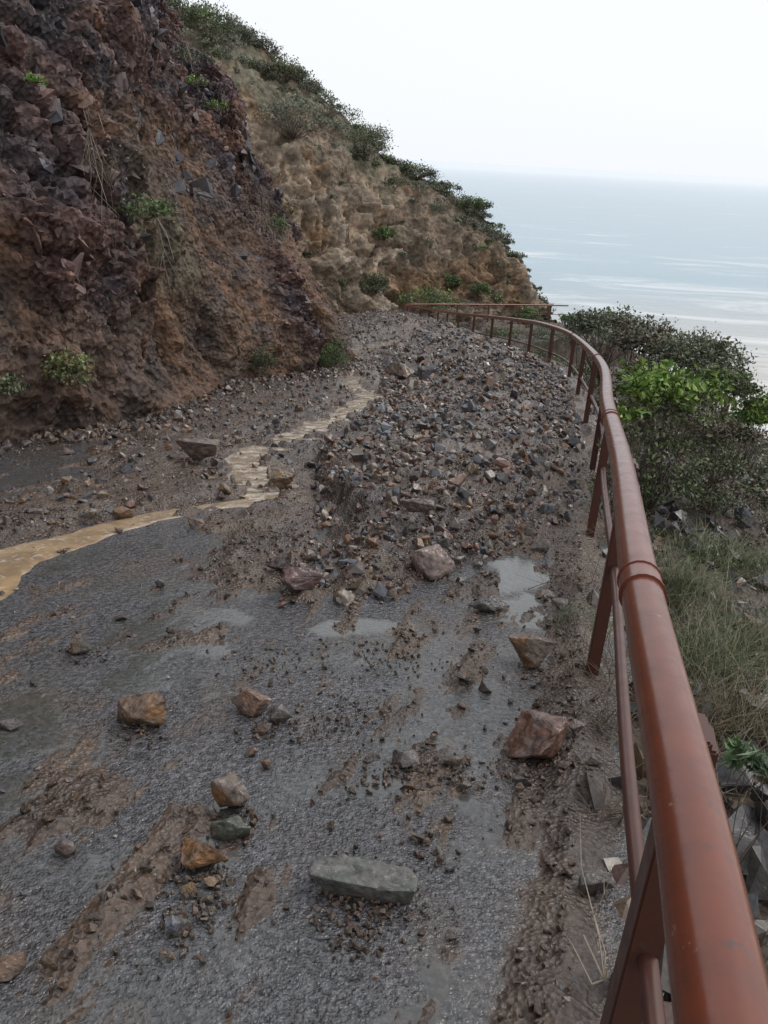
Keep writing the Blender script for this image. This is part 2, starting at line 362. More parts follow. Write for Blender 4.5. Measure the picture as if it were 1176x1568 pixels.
# individual stones: px,py(base centre),w,h,colour,flat
HR=[(218,1118,76,62,(.15,.10,.07),.8),(384,1098,64,46,(.20,.115,.075),.7),(429,1112,38,36,(.12,.10,.085),.8),(402,1125,30,20,(.13,.09,.07),.7),
(362,1252,66,72,(.19,.10,.045),.95),(354,1287,70,42,(.11,.12,.09),.5),(312,1338,78,62,(.13,.08,.055),.8),(556,1376,165,66,(.105,.11,.088),.35),
(816,1172,104,84,(.19,.10,.07),.75),(808,1024,72,60,(.13,.09,.065),.85),(748,940,64,28,(.12,.11,.10),.3),(664,892,78,50,(.22,.15,.125),.6),
(836,917,36,16,(.18,.165,.15),.35),(826,850,36,26,(.12,.09,.07),.7),(803,832,34,28,(.25,.145,.09),.8),(430,890,52,36,(.07,.05,.045),.7),(464,918,64,40,(.13,.07,.062),.6),(445,905,30,24,(.10,.055,.05),.7),
(127,1003,38,32,(.12,.10,.08),.7),(102,1312,34,28,(.12,.07,.055),.8),(276,1432,44,32,(.11,.12,.14),.6),(14,1500,52,38,(.19,.115,.07),.7),(910,1365,60,44,(.085,.07,.06),.7),
(246,903,16,18,(.08,.07,.08),.9),(186,950,20,14,(.1,.07,.07),.8),(16,1118,44,16,(.13,.11,.1),.4),(620,1176,44,30,(.10,.075,.06),.7),(710,1050,32,24,(.10,.075,.06),.8),(694,1175,34,22,(.13,.10,.08),.7),(742,1060,22,18,(.10,.09,.08),.8),
(430,752,46,38,(.15,.10,.06),.9),(305,712,64,42,(.17,.125,.10),.6),(332,716,20,16,(.18,.14,.12),.8),(188,798,34,20,(.21,.12,.07),.8),(300,812,28,18,(.19,.105,.06),.8),(182,818,14,10,(.16,.09,.06),.8),(612,584,46,28,(.19,.155,.13),.6),(656,590,34,30,(.10,.09,.095),.8),(590,600,26,20,(.12,.1,.09),.8),
(700,750,34,26,(.25,.17,.13),.7),(760,712,26,22,(.19,.14,.12),.7),(640,785,60,24,(.16,.115,.10),.4),(290,1375,26,24,(.28,.17,.07),.8),(322,1362,24,20,(.26,.16,.07),.8),(318,1385,18,16,(.22,.17,.11),.8),(150,1420,30,14,(.10,.08,.06),.6),(692,1440,24,14,(.10,.08,.06),.6),(730,970,14,12,(.12,.09,.08),.8),(595,920,26,20,(.15,.12,.09),.7),(50,1050,14,10,(.12,.09,.08),.7),(712,1212,22,20,(.10,.08,.06),.8),(410,1178,22,16,(.12,.09,.07),.8),(815,1000,30,24,(.12,.09,.07),.8),(878,1148,30,30,(.12,.08,.06),.8),(905,1180,26,22,(.10,.08,.07),.8),(800,1200,30,20,(.10,.08,.06),.6),
(385,1160,20,14,(.16,.10,.07),.7),(640,1290,26,16,(.15,.10,.07),.6),(800,1185,24,18,(.13,.09,.07),.7),(740,1030,16,12,(.12,.1,.08),.7),(140,1440,22,14,(.13,.1,.08),.6),(860,1190,24,18,(.14,.09,.06),.7),(855,940,26,20,(.12,.09,.08),.7),(625,1210,30,18,(.12,.085,.06),.6)]
slab=[(-1,-.25,.3),(-.95,.3,.3),(-.55,-.42,.34),(-.5,.5,.33),(.2,-.36,.30),(.35,.42,.26),(.45,-.45,.22),(.95,-.3,.12),(1,.2,.1),(.8,.42,.14),(-.8,-.1,-.15),(-.5,-.3,-.3),(.3,-.4,-.32),(.85,-.25,-.3),(.7,.35,-.3),(-.5,.4,-.25),(-.2,-.42,.05)]
for i,(a,b,w,h,c,fl) in enumerate(HR):
    p=G(a,b-h*.2); c=tuple(np.array(c)*.82)
    m0=float(mud(np.array([p[0]]),np.array([p[1]]))[0])
    if p[1]>5.4: p=G(a,b-h*.2,max(m0,0))
    sc=w*depth(p)/F*.5
    V,Fc=hullrock(500+i*3,11 if w>30 else 9,.05,fl,True,slab if w==165 else None)
    ext=(V.max(0)-V.min(0))/2; V=V-(V.max(0)+V.min(0))/2
    asp=h/w; yf=.7 if asp>.6 else .5; hz=min(1.0,max(.2,asp*.9)); 
    if w==165: yf,hz=.33,.30
    V[:,0]/=ext[0]; V[:,1]*=yf/ext[1]; V[:,2]*=hz/ext[2]
    an=rng.uniform(-.4,.4) if w!=165 else -.08; ca,sa=math.cos(an),math.sin(an); V=V@np.array([[ca,sa,0],[-sa,ca,0],[0,0,1]])
    tl=rng.uniform(-.2,.2) if w!=165 else .05; ct,st=math.cos(tl),math.sin(tl); V=V@np.array([[ct,0,st],[0,1,0],[-st,0,ct]])
    V=V*sc; x,y=p[0],p[1]
    z=float(road_z(np.array([x]),np.array([y]))[0])+max(m0,0)
    V=V+np.array([x,y,z-V[:,2].min()-.10*(V[:,2].max()-V[:,2].min())])
    v0=fbm(V[:,0]*9,V[:,1]*9,V[:,2]*9,4)
    C=mixc(np.tile(np.array(c),(len(V),1)),(.2,.095,.03) if i%3==0 else (.10,.09,.085),np.clip(v0*1.5,0,.7))
    C=C*(1+.5*fbm(V[:,0]*30,V[:,1]*30,V[:,2]*30,2))[:,None]
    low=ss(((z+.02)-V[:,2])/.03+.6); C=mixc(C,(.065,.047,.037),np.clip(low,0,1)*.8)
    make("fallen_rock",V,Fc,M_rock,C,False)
mb=MB()
for (a,b,rad,n) in [(556,1390,.08,280),(312,1345,.06,90),(362,1262,.05,60),(815,1180,.08,120),(218,1122,.05,60),(400,1120,.06,60),(300,1385,.06,90),(620,1180,.05,60),(690,1185,.05,70),(905,1170,.14,200),(880,1090,.14,140),(640,1300,.1,60),(130,1000,.07,60),(840,1040,.1,90),(275,1440,.06,50),(550,1440,.05,40),(600,1010,.12,120),(530,1090,.1,90),(500,1120,.08,60),(580,1200,.1,80),(420,1020,.12,80)]:
    p=G(a,b); x=p[0]+rng.normal(size=n)*rad; y=p[1]+rng.normal(size=n)*rad*.9; r=.004+.014*rng.random(n)**2
    k=x<xr(y)+.1; put(mb,VM,x[k],y[k],r[k],pal(k.sum(),CL),.1)
mb.build("soil_clumps",M_mud)
# ---------------------------------------------------------------- near bluff
Bz=lambda p:-S*p[1]-.25
T=[(-17,-6,13),(-14.5,0,12.5),(-13,4,12),(-11.2,11,11),(-10.2,13.5,10.6),(-9.2,18,10)]
B3=[np.array([p[0],p[1],Bz(p)]) for p in base]
t7=U(188,-60,22.8); 
T=[np.array(t,float) for t in T]+[t7+np.array([-.6,-1.2,.3]),t7,t7+np.array([-.6,2.,-.2]),t7+np.array([-3.5,5,0]),t7+np.array([-7,7,0])]
nu,nv=720,390
Bc=catmull(B3,20);Tc=catmull(T,20)
uu=np.interp(np.linspace(0,1,nu),[0,.06,.92,1],[0,len(Bc)*.22,len(Bc)*.82,len(Bc)-1])
ip=lambda A:np.stack([np.interp(uu,np.arange(len(A)),A[:,k]) for k in range(3)],1)
Bu,Tu=ip(Bc),ip(Tc)
vv=np.linspace(0,1.12,nv)
hf=vv**1.36
BV=np.zeros((nu,nv,3))
BV[:,:,:2]=Bu[:,None,:2]+(Tu-Bu)[:,None,:2]*hf[None,:,None]
BV[:,:,2]=Bu[:,None,2]+(Tu-Bu)[:,None,2]*vv[None,:]
def surfnormal(A):
    du=np.gradient(A,axis=0);dv=np.gradient(A,axis=1); n=np.cross(du,dv); n/=np.linalg.norm(n,axis=2)[...,None]+1e-9; return n
n=surfnormal(BV)
if n[nu//2,nv//2,0]<0: n=-n
P=BV.reshape(-1,3)
vg=np.repeat(vv[None,:],nu,0).ravel()
big=fbm(P[:,0]*.28,P[:,1]*.28,P[:,2]*.28,3); med=fbm(P[:,0]*1.3,P[:,1]*1.3,P[:,2]*.8,4); fin=fbm(P[:,0]*6,P[:,1]*6,P[:,2]*6,3)
q=np.stack([P[:,0]*.9+P[:,2]*.5,P[:,1]*.7-P[:,2]*.5,P[:,2]*.8+P[:,1]*.5],1)
f1,f2,idh=voro(q*np.array([1.5,1.2,2.4])+.3*med[:,None]); g1,g2_,idh2=voro(q*np.array([4.,3.5,6.5])+.35*med[:,None]); e1,e2,idh3=voro(q*np.array([9,8,13.])+.3*fin[:,None])
rockm=ss((vg*1.25+.55*big+.18*med-.24)/.28)
rill=fbm(P[:,1]*2.2+P[:,0]*2.2,P[:,2]*.35,3.,3)
disp=.5*big+.2*med+.05*fin+rockm*(.26*(idh-.5)+.10*np.minimum(f2-f1,.35)/.35+.15*(idh2-.5)+.05*np.minimum(g2_-g1,.3)/.3+.07*(idh3-.5))+(1-rockm)*(.16*rill+.03*(idh2-.5)+.03*(idh3-.5))
disp*=ss(vg/.06)*.8+.2
P2=P+n.reshape(-1,3)*disp[:,None]
cA=mixc((.080,.043,.036),(.047,.038,.044),np.clip(.5+1.4*fbm(P[:,0]*.8,P[:,1]*.8,P[:,2]*.8,3),0,1))
cA=mixc(cA,(.14,.07,.04),np.clip(fbm(P[:,0]*.9+9,P[:,1]*.9,P[:,2]*.9,4)*1.6-.25,0,.7))
cB=mixc((.088,.055,.039),(.13,.071,.040),np.clip(.4+1.4*fbm(P[:,0]*.7,P[:,1]*.7+5,P[:,2]*.7,4),0,1))
cB=mixc(cB,(.062,.045,.039),np.clip(fbm(P[:,0]*1.5,P[:,1]*1.5+5,P[:,2]*1.5,3)*1.5,0,.8))
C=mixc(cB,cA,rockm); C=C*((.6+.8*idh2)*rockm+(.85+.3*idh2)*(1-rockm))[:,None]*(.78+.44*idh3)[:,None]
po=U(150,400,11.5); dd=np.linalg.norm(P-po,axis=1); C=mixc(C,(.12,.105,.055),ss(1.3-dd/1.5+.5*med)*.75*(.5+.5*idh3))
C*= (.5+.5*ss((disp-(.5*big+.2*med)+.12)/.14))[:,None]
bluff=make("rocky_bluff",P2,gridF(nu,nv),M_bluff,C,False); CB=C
BP=np.array([(.075,.052,.048),(.058,.05,.055),(.09,.055,.046),(.05,.044,.05),(.13,.075,.05),(.085,.08,.088)])
def pick(nm,pr):
    i=rng.integers(0,nu,nm);j=rng.integers(0,nv,nm); k=i*nv+j; return k[rng.random(nm)<pr(k)]
Nn=n.reshape(-1,3)
mb=MB()
k=pick(11000,lambda k:.05+.95*rockm[k]); 
r=(.03+.15*rng.random(len(k))**3.2)*(.35+.65*rockm[k])
bc=.6*CB[k]*rng.uniform(.8,1.9,(len(k),1))+.4*pal(len(k),BP,.3)
scatter(mb,VA,P2[k]-Nn[k]*r[:,None]*.35,r,bc,.5)
k=pick(12000,lambda k:1-.5*rockm[k]); r=.010+.035*rng.random(len(k))**3
scatter(mb,VA,P2[k],r,.5*CB[k]*1.3+.5*pal(len(k),np.array([(.12,.08,.055),(.1,.065,.05),(.15,.09,.055),(.08,.06,.055)]),.3),.4)
for (a,b,fw,n_) in [(70,255,10.,14),(110,120,14,26),(200,210,14.5,36),(40,60,12,22),(160,30,17,26),(330,270,18,16),(330,450,15.,12),(290,350,15,14)]:
    c=U(a,b,fw); d2=((P2-c)**2).sum(1); kk2=np.argsort(d2)[:5000]; kk2=rng.choice(kk2,n_)
    r=.07+.19*rng.random(n_)**1.5; scatter(mb,VA,P2[kk2]-Nn[kk2]*r[:,None]*.3,r,pal(n_,np.array([(.042,.04,.047),(.055,.05,.06),(.045,.038,.038)]),.25),.45)
mb.build("bluff_rocks",M_bluffrock)
mb=MB()
n_=3200; ui=rng.integers(0,nu,n_); pp=P2.reshape(nu,nv,3)[ui,6]; off=np.abs(rng.normal(size=n_))*.35
x=pp[:,0]+off*.9; y=pp[:,1]-off*.4+rng.normal(size=n_)*.1; r=.012+.07*rng.random(n_)**4; kx=(y>3)&(y<18)&(x>-9)
put(mb,VM,x[kx],y[kx],r[kx],pal(kx.sum(),np.array([(.13,.085,.055),(.1,.07,.055),(.09,.075,.07)])))
mb.build("talus_stones",M_rock)
# ---------------------------------------------------------------- far hill
ridgepx=[(-140,-170,46),(120,-60,49),(235,0,51),(345,38,54),(435,102,56),(495,152,57),(592,240,57),(684,292,56),(745,336,54.5),(785,394,53),(826,466,52.3)]
T=[U(*t) for t in ridgepx]
basex=[(-26,27),(-16,32),(-11,35),(-7,37.5),(-3.5,41),(-.5,43.8),(3,46.5),(6,48),(8.6,49.3),(9.8,50.6),(10.6,51.6)]
Bp=[np.array([a,b,-S*b-.3]) for a,b in basex]
T+= [T[-1]+np.array([-.3,6,-.5]),T[-1]+np.array([-4,14,0])]; Bp+=[np.array([13,56,-16]),np.array([14,66,-22.])]
Bc=catmull(Bp,20);Tc=catmull(T,20); nu2,nv2=560,350
uu=np.linspace(0,len(Bc)-1,nu2); Bu,Tu=ip(Bc),ip(Tc)
vv2=np.linspace(0,1.5,nv2); HV=np.zeros((nu2,nv2,3))
v1=np.minimum(vv2,1); back=np.maximum(vv2-1,0)
hf=.35*v1+.65*v1**2.2
HV[:,:,:2]=Bu[:,None,:2]+(Tu-Bu)[:,None,:2]*hf[None,:,None]+np.array([0,1.0])[None,None,:]*(back*16)[None,:,None]
HV[:,:,2]=Bu[:,None,2]+(Tu-Bu)[:,None,2]*(v1)[None,:]-(back*6)[None,:]
n2=surfnormal(HV)
if n2[nu2//3,nv2//3,1]>0: n2=-n2
P=HV.reshape(-1,3); vg2=np.repeat(vv2[None,:],nu2,0).ravel()
edge=ss(1-np.abs(vg2-1)/.12)
wx_=1.3*fbm(P[:,0]*.22,P[:,1]*.22,P[:,2]*.22+5,3)
gul=fbm(P[:,0]*.3+P[:,2]*.18+wx_,P[:,2]*.2,3.,5,.55); med=fbm(P[:,0]*.4,P[:,1]*.4,P[:,2]*.4,7,.62)
low=1-ss((vg2-.5)/.4)
gs=-np.abs(fbm(P[:,0]*.55+P[:,2]*.22+wx_*.8,P[:,2]*.18+wx_,8.,5,.6))
_,_,ih=voro(P*np.array([1.1,1.1,1.0])+.7*med[:,None]); _,_,ih4=voro(P*3.+.6*med[:,None])
disp=(gul*.8*low+gs*.8*low+med*.6+.06*(ih-.5)*low+.06*(ih4-.5))*ss(vg2/.05)*(1-.75*edge)
H2=P+n2.reshape(-1,3)*disp[:,None]
C=mixc((.31,.23,.165),(.215,.17,.125),np.clip(.5+1.2*med,0,1)); C=mixc(C,(.46,.38,.30),np.clip(gul*2.0-.25,0,.75)*low)
C=mixc(C,(.27,.165,.09),np.clip(fbm(P[:,0]*.3,P[:,1]*.3,P[:,2]*.3,4)*1.6-.1,0,.7)); C=C*(.86+.28*ih4)[:,None]
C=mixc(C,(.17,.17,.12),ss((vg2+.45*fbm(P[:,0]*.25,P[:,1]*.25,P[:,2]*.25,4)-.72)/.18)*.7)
C*=(.68+.32*ss((gs+.45)/.4))[:,None]  # ambient-occlusion shade of the gullies, painted into the vertex colour
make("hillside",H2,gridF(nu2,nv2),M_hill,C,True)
# ---------------------------------------------------------------- outer slope terrain
ye=[-12,2,8,14,20,28,36,45,52,80]; xe=[3.4,3.6,4.4,6.2,8.2,8.8,9.4,11.5,11,10]
yy=np.concatenate([np.linspace(-10,0,40,endpoint=False),np.linspace(0,12,220,endpoint=False),np.linspace(12,70,240)])
sx=np.concatenate([np.linspace(-14,0,50,endpoint=False),np.linspace(0,5,150,endpoint=False),np.linspace(5,14,110,endpoint=False),np.linspace(14,75,60)])
Yg=np.repeat(yy[:,None],len(sx),1); x0=np.interp(yy,[0,12,20,70],[0,2.5,2.5,2.5])[:,None]; Xg=x0+sx[None,:]
def slope_z(x,y):
    e=np.interp(y,ye,xe)+.5*fbm(x*.3,y*.3,6.,3); r=xr(np.minimum(y,37))
    z=-S*y-.06-.20*np.clip(x-r,0,3.5)*ss((x-r)/.6)*(y<30)
    d=np.maximum(x-e,0); z=z-(np.sqrt(d*d+1)-1)*1.25
    dy=np.maximum(y-52,0); z=z-(np.sqrt(dy*dy+1)-1)*.8
    out=ss((x-r-.1)/.8)
    return np.maximum(z+out*(.26*fbm(x*.6,y*.6,2.,4)+.09*fbm(x*3,y*3,4.,4)),-60)
Zg=slope_z(Xg,Yg)
cn=fbm(Xg*1.5,Yg*1.5,3.,4)
C=mixc((.06,.045,.036),(.105,.073,.050),np.clip(.5+cn,0,1)); C=mixc(C,(.06,.065,.035),np.clip(fbm(Xg*.6,Yg*.6,9.,3)*1.5,0,.6))
make("ground",np.stack([Xg,Yg,Zg],-1).reshape(-1,3),gridF(len(yy),len(sx)),M_slope,C.reshape(-1,3),True)
mb=MB()
n_=10000; y=rng.random(n_)**1.2*18; x=xr(y)+.12+rng.random(n_)**1.4*5.5; r=.010+.12*rng.random(n_)**6
scatter(mb,VA,np.stack([x,y,slope_z(x,y)+r*.2],1),r,pal(n_,PAL*.7))
for (a,b,fw,rr) in [(1150,1085,2.3,.2),(1120,1060,2.6,.14),(1175,1110,2.0,.2),(1010,700,7,.22),(1040,725,6.2,.2),(985,735,5.6,.15),(1075,705,6.5,.22),(1130,700,6.5,.2),(1000,690,8,.25),(1100,730,5.5,.2)]:
    p=U(a,b,fw); n_=9; q=p+rng.normal(size=(n_,3))*rr*.6; q[:,2]=slope_z(q[:,0],q[:,1])+.02; scatter(mb,VA,q,np.full(n_,rr*.7)*rng.uniform(.4,1.2,n_),pal(n_,np.array([(.035,.033,.036),(.05,.042,.04)])),.5)
mb.build("slope_stones",M_rock)
# ---------------------------------------------------------------- vegetation
def unit(v): return v/(np.linalg.norm(v,axis=-1,keepdims=True)+1e-9)
def leaves(mb,P,L,wr,col,up=.3):
    n=len(P); d=unit(rng.normal(size=(n,3))+np.array([0,0,up])); sd=unit(np.cross(d,rng.normal(size=(n,3)))); nn=np.cross(d,sd)
    L=L[:,None]; a=P-d*L*.5; t=P+d*L*.5-nn*L*.12; l=P+sd*L*wr+nn*L*.1; r=P-sd*L*wr+nn*L*.1
    V=np.stack([a,l,t,r],1).reshape(-1,3); i=np.arange(n)[:,None]*4; Fc=np.concatenate([i+np.array([0,1,2]),i+np.array([0,2,3])])
    mb.add(V,Fc,np.repeat(col,4,0))
def sticks(mb,A,B,ra,rb,col):
    n=len(A); d=unit(B-A); s_=unit(np.cross(d,np.array([.3,.5,.8]))); t=np.cross(d,s_); V=[]
    for P_,r in ((A,ra),(B,rb)):
        for k in range(3):
            an=k*2.094; V.append(P_+(s_*math.cos(an)+t*math.sin(an))*r)
    V=np.stack(V,1).reshape(-1,3); i=np.arange(n)[:,None]*6
    Fc=np.concatenate([i+np.array(f) for f in ([0,1,4],[0,4,3],[1,2,5],[1,5,4],[2,0,3],[2,3,5])]); mb.add(V,Fc,np.tile(np.array(col),(len(V),1)))
def twigs(mb,base,tips,r,col):
    A=np.broadcast_to(base,tips.shape).copy(); L=np.linalg.norm(tips-A,axis=1,keepdims=True)
    m1=A+(tips-A)*.35+rng.normal(size=A.shape)*L*.07; m2=A+(tips-A)*.7+rng.normal(size=A.shape)*L*.09
    sticks(mb,A,m1,r,r*.75,col);sticks(mb,m1,m2,r*.75,r*.5,col);sticks(mb,m2,tips,r*.5,r*.25,col)
def bush(mb,c,rad,nl,ls,cols,clumps=30,stemcol=(.10,.075,.055),wr=.28,up=.4,base_=None,sr=None):
    c=np.asarray(c,float); rad=np.asarray(rad,float)
    d=unit(rng.normal(size=(clumps,3))); d[:,2]=np.abs(d[:,2])*1.0-.25; K=c+d*rad*rng.uniform(.4,1.05,(clumps,1))
    b0=c-np.array([0,0,rad[2]*.6]) if base_ is None else base_
    twigs(mb,b0,K,sr or rad.mean()*.018,stemcol)
    ci=rng.integers(0,clumps,nl); cr=rad.mean()*.17
    P=K[ci]+rng.normal(size=(nl,3))*cr*np.array([1,1,.7])
    cols=np.asarray(cols); cc=cols[rng.integers(0,len(cols),clumps)]*rng.uniform(.6,1.45,(clumps,1))
    col=cc[ci]*rng.uniform(.75,1.25,(nl,1))
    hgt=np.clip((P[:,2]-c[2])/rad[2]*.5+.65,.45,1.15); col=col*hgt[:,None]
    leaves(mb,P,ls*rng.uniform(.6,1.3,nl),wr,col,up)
def blades(mb,P,h,w,col,lean=.35):
    n=len(P); az=rng.random(n)*6.283; dr=np.stack([np.cos(az),np.sin(az),np.zeros(n)],1); sd=np.stack([-np.sin(az+.8),np.cos(az+.8),np.zeros(n)],1)
    ln=(lean*rng.random(n)**.8)[:,None]; h=h[:,None]; V=[]
    for t,ww in ((0,1),(.4,.9),(.75,.6)):
        q=P+np.array([0,0,1])*h*(t-.25*ln*t*t)+dr*h*ln*1.6*t*t; V+= [q-sd*w*ww,q+sd*w*ww]
    V.append(P+np.array([0,0,1])*h*(1-.3*ln)+dr*h*ln*1.7)
    V=np.stack(V,1).reshape(-1,3); i=np.arange(n)[:,None]*7
    Fc=np.concatenate([i+np.array(f) for f in ([0,1,3],[0,3,2],[2,3,5],[2,5,4],[4,5,6])]); mb.add(V,Fc,np.repeat(col,7,0))
GB=[(.16,.25,.04),(.12,.21,.04),(.21,.29,.07)]; OL=[(.13,.145,.075),(.16,.165,.095),(.105,.125,.065)]; GG=[(.20,.215,.155),(.16,.175,.12),(.23,.24,.185)]; GM=[(.12,.18,.06),(.15,.2,.085),(.10,.145,.055)]; BR=[(.17,.135,.10),(.14,.11,.08)]
mb=MB(); N2=n2.reshape(-1,3)
for kx in range(300):
    i=rng.integers(int(nu2*.08),int(nu2*.86)); j=int(nv2*(rng.uniform(.50,.69) if kx<220 else rng.uniform(.06,.5)))
    if kx%3==0: j=int(nv2*rng.uniform(.64,.672))
    p=H2[i*nv2+j]
    if j<nv2*.5 and rng.random()<.3: continue
    r=rng.uniform(.25,.9)*(1 if j>nv2*.5 else .45)*(.6 if i>nu2*.65 else 1)
    bush(mb,p+np.array([0,-.2,r*.25]),(r*1.3,r,r*.75),int(170*r+90),.14,[GG,OL,GG,GM,BR+GG][rng.integers(0,5)],12,up=.8,stemcol=(.16,.13,.10))
mb.build("hillside_brush",M_leaf)
def hillpt(px,py,S_=H2):
    v=S_-CAM; c=v@R; sx_=c[:,0]/-c[:,2]*F+W/2; sy_=H/2-c[:,1]/-c[:,2]*F
    d=(sx_-px)**2+(sy_-py)**2+np.where(c[:,2]>0,1e9,0); k=np.argsort(d)[:12]; return S_[k[np.argmin(-c[k,2])]]
def one(name,*a,**k):
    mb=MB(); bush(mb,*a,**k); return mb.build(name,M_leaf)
for (a,b,w,h,cl) in [(450,180,60,45,GG),(560,220,50,35,OL),(585,360,18,14,GM),(650,455,48,24,[(.22,.27,.08)]+GM),(690,430,14,12,GM),(805,480,24,12,GM),(570,430,30,22,OL),(735,440,16,12,GM),(320,40,50,40,GM),(270,20,40,40,OL),(725,312,28,12,GM),(640,262,40,14,OL),(440,112,35,22,OL),(560,205,40,20,GG)]:
    p=hillpt(a,b+h*.5); s_=depth(p)/F; one("hillside_shrub",p+np.array([0,-.4,h*s_*.4]),(w*s_,w*s_*.8,h*s_),int(1500),.13,cl,40)
for (a,b,w,h,cl,n_) in [(497,545,34,38,GM,2600),(397,550,26,34,OL,1500),(90,560,44,38,[(.17,.2,.08),(.24,.2,.09)],900),(212,318,46,26,[(.15,.21,.1)]+GM,700),(420,345,16,20,GM,250),(290,125,16,12,GB,200),(42,125,14,12,GB,150),(325,165,20,14,GB,200),(285,90,40,22,OL,500),(455,318,16,16,[(.22,.17,.08)],150),(150,250,40,50,[(.16,.12,.08)],60),(8,590,20,24,OL,200)]:
    p=hillpt(a,b,P2); s_=depth(p)/F
    one("bluff_shrub",p+np.array([.15,-.15,0]),(w*s_,w*s_,h*s_),n_,.045 if n_<950 else .04,cl,26,wr=.2 if n_>950 else .35,stemcol=(.15,.115,.085),sr=.006)
mb=MB()
for (a,b,n_) in [(135,240,24),(240,370,16),(285,95,16),(400,350,10)]:
    p=hillpt(a,b,P2); t=p+np.array([.25,-.25,-.15])+rng.normal(size=(n_,3))*np.array([.25,.25,.5])
    twigs(mb,p+np.array([.05,-.05,.3]),t,.005,(.2,.155,.115))
mb.build("dry_roots",M_leaf)
def rbush(name,a,b,w,h,fw,n_,ls,cl,**k):
    p=U(a,b,fw); s_=depth(p)/F; zb=float(slope_z(np.array([p[0]]),np.array([p[1]]))[0])
    mb=MB(); bush(mb,p,(w*s_,w*s_*.9,h*s_),n_,ls,cl,base_=np.array([p[0],p[1],zb-.05]),**k)
    if name=="coastal_bush" and fw<9:
        # leafy skirt from the crown down to the ground
        gap=max(p[2]-zb,.2)
        for f in (.25,.55,.8):
            bush(mb,(p[0]+rng.normal()*w*s_*.2,p[1]+rng.normal()*.1,zb+gap*f),(w*s_*(.95-.1*f),w*s_*.8,gap*.32),int(n_*.6),ls*.75,OL+GM+BR,clumps=34,sr=.003)
    return mb.build(name,M_leaf)
rbush("coastal_bush",1025,600,88,40,6.6,1000,.07,GB,clumps=46,wr=.3,sr=.006)
rbush("coastal_bush",960,640,26,26,5.6,200,.055,GB,clumps=14,sr=.005)
rbush("coastal_bush",1100,660,55,26,7.2,900,.05,OL+BR,clumps=40,sr=.004)
rbush("coastal_bush",1065,550,70,44,15,5200,.08,OL+GG,clumps=90)
rbush("coastal_bush",930,500,55,34,20,3200,.09,OL+GG,clumps=60)
rbush("coastal_bush",990,522,60,34,17,3200,.09,GG+BR,clumps=60)
rbush("coastal_bush",1155,640,30,44,9,1800,.06,GM+GB,clumps=40)
rbush("coastal_bush",1115,590,46,36,12,2400,.07,OL+GM,clumps=50)
rbush("coastal_bush",985,575,36,26,10,1200,.06,OL+BR,clumps=40)
rbush("coastal_bush",880,490,26,12,30,1200,.10,GM,clumps=30)
rbush("leafy_plant",1140,1165,38,32,1.55,130,.05,[(.2,.27,.16),(.14,.22,.10)],clumps=10,wr=.16,sr=.003)
rbush("leafy_plant",985,1520,14,24,.95,26,.03,[(.3,.3,.07),(.18,.22,.06)],clumps=6,sr=.002)
def grass(name,a,b,fw,sprd,n_,h,cols,w=.0018,road=False):
    mb=MB(); p=U(a,b,fw) if not road else G(a,b); x=p[0]+rng.normal(size=n_)*sprd; y=p[1]+rng.normal(size=n_)*sprd
    if not road: x=np.maximum(x,xr(y)+.06+rng.random(n_)*.1)
    z=slope_z(x,y)-.02 if not road else road_z(x,y)
    P=np.stack([x,y,z],1); cols=np.asarray(cols); c=cols[rng.integers(0,len(cols),n_)]*rng.uniform(.45,1.2,(n_,1))
    blades(mb,P,h*rng.uniform(.35,1.15,n_),w,c,.8); mb.build(name,M_leaf)
GRS=[(.15,.18,.09),(.12,.155,.07),(.22,.19,.11),(.17,.19,.10)]; DRY=[(.25,.2,.12),(.17,.135,.09),(.21,.16,.10),(.13,.14,.07)]
grass("grass_clump",1100,930,3.3,.14,800,.32,GRS)
grass("grass_clump",1165,900,3.6,.18,900,.32,GRS)
grass("grass_clump",1050,860,4.4,.16,700,.26,GRS,.0022)
grass("grass_clump",1120,820,5.2,.22,900,.26,GRS,.0025)
grass("grass_clump",1110,1000,2.7,.16,600,.24,DRY)
grass("grass_clump",1170,990,2.6,.12,500,.26,DRY)
grass("grass_clump",1000,790,6,.3,300,.2,DRY,.003)
grass("grass_clump",1170,1300,1.5,.15,240,.14,DRY,.0013)
grass("grass_tuft",885,958,0,.07,260,.13,GM,.0016,True)
mb=MB(); x=rng.uniform(0,5,6000); y=rng.uniform(1,16,6000); k=(x>xr(y)+.25)&(fbm(x*1.2,y*1.2,40.,3)>.15); x,y=x[k],y[k]
blades(mb,np.stack([x,y,slope_z(x,y)],1),rng.uniform(.05,.18,len(x)),.003,np.asarray(DRY+GRS)[rng.integers(0,8,len(x))],.7); mb.build("slope_grass",M_leaf)
mb=MB()
for q in range(170):
    y_=rng.uniform(7,44); lo,hi=float(xr(min(y_,37)))+.9,float(np.interp(y_,ye,xe))+1.0; x_=rng.uniform(lo,hi); z_=float(slope_z(np.array([x_]),np.array([y_]))[0]); r=rng.uniform(.2,.5)
    if y_>38 and x_<9: r*=.4
    bush(mb,(x_,y_,z_+r*.3),(r*1.3,r*1.2,r*.7),260,.07,[OL,GM,GG,BR][rng.integers(0,4)],14)
for q in range(120):
    y_=rng.uniform(1.2,8); x_=float(xr(y_))+rng.uniform(.25,2.6); z_=float(slope_z(np.array([x_]),np.array([y_]))[0]); r=rng.uniform(.06,.18)
    bush(mb,(x_,y_,z_+r*.3),(r*1.4,r*1.3,r*.8),130,.022,[OL,GM,GG,BR,GM][rng.integers(0,5)],12,sr=.0025)
mb.build("coastal_scrub",M_leaf)
mb=MB()
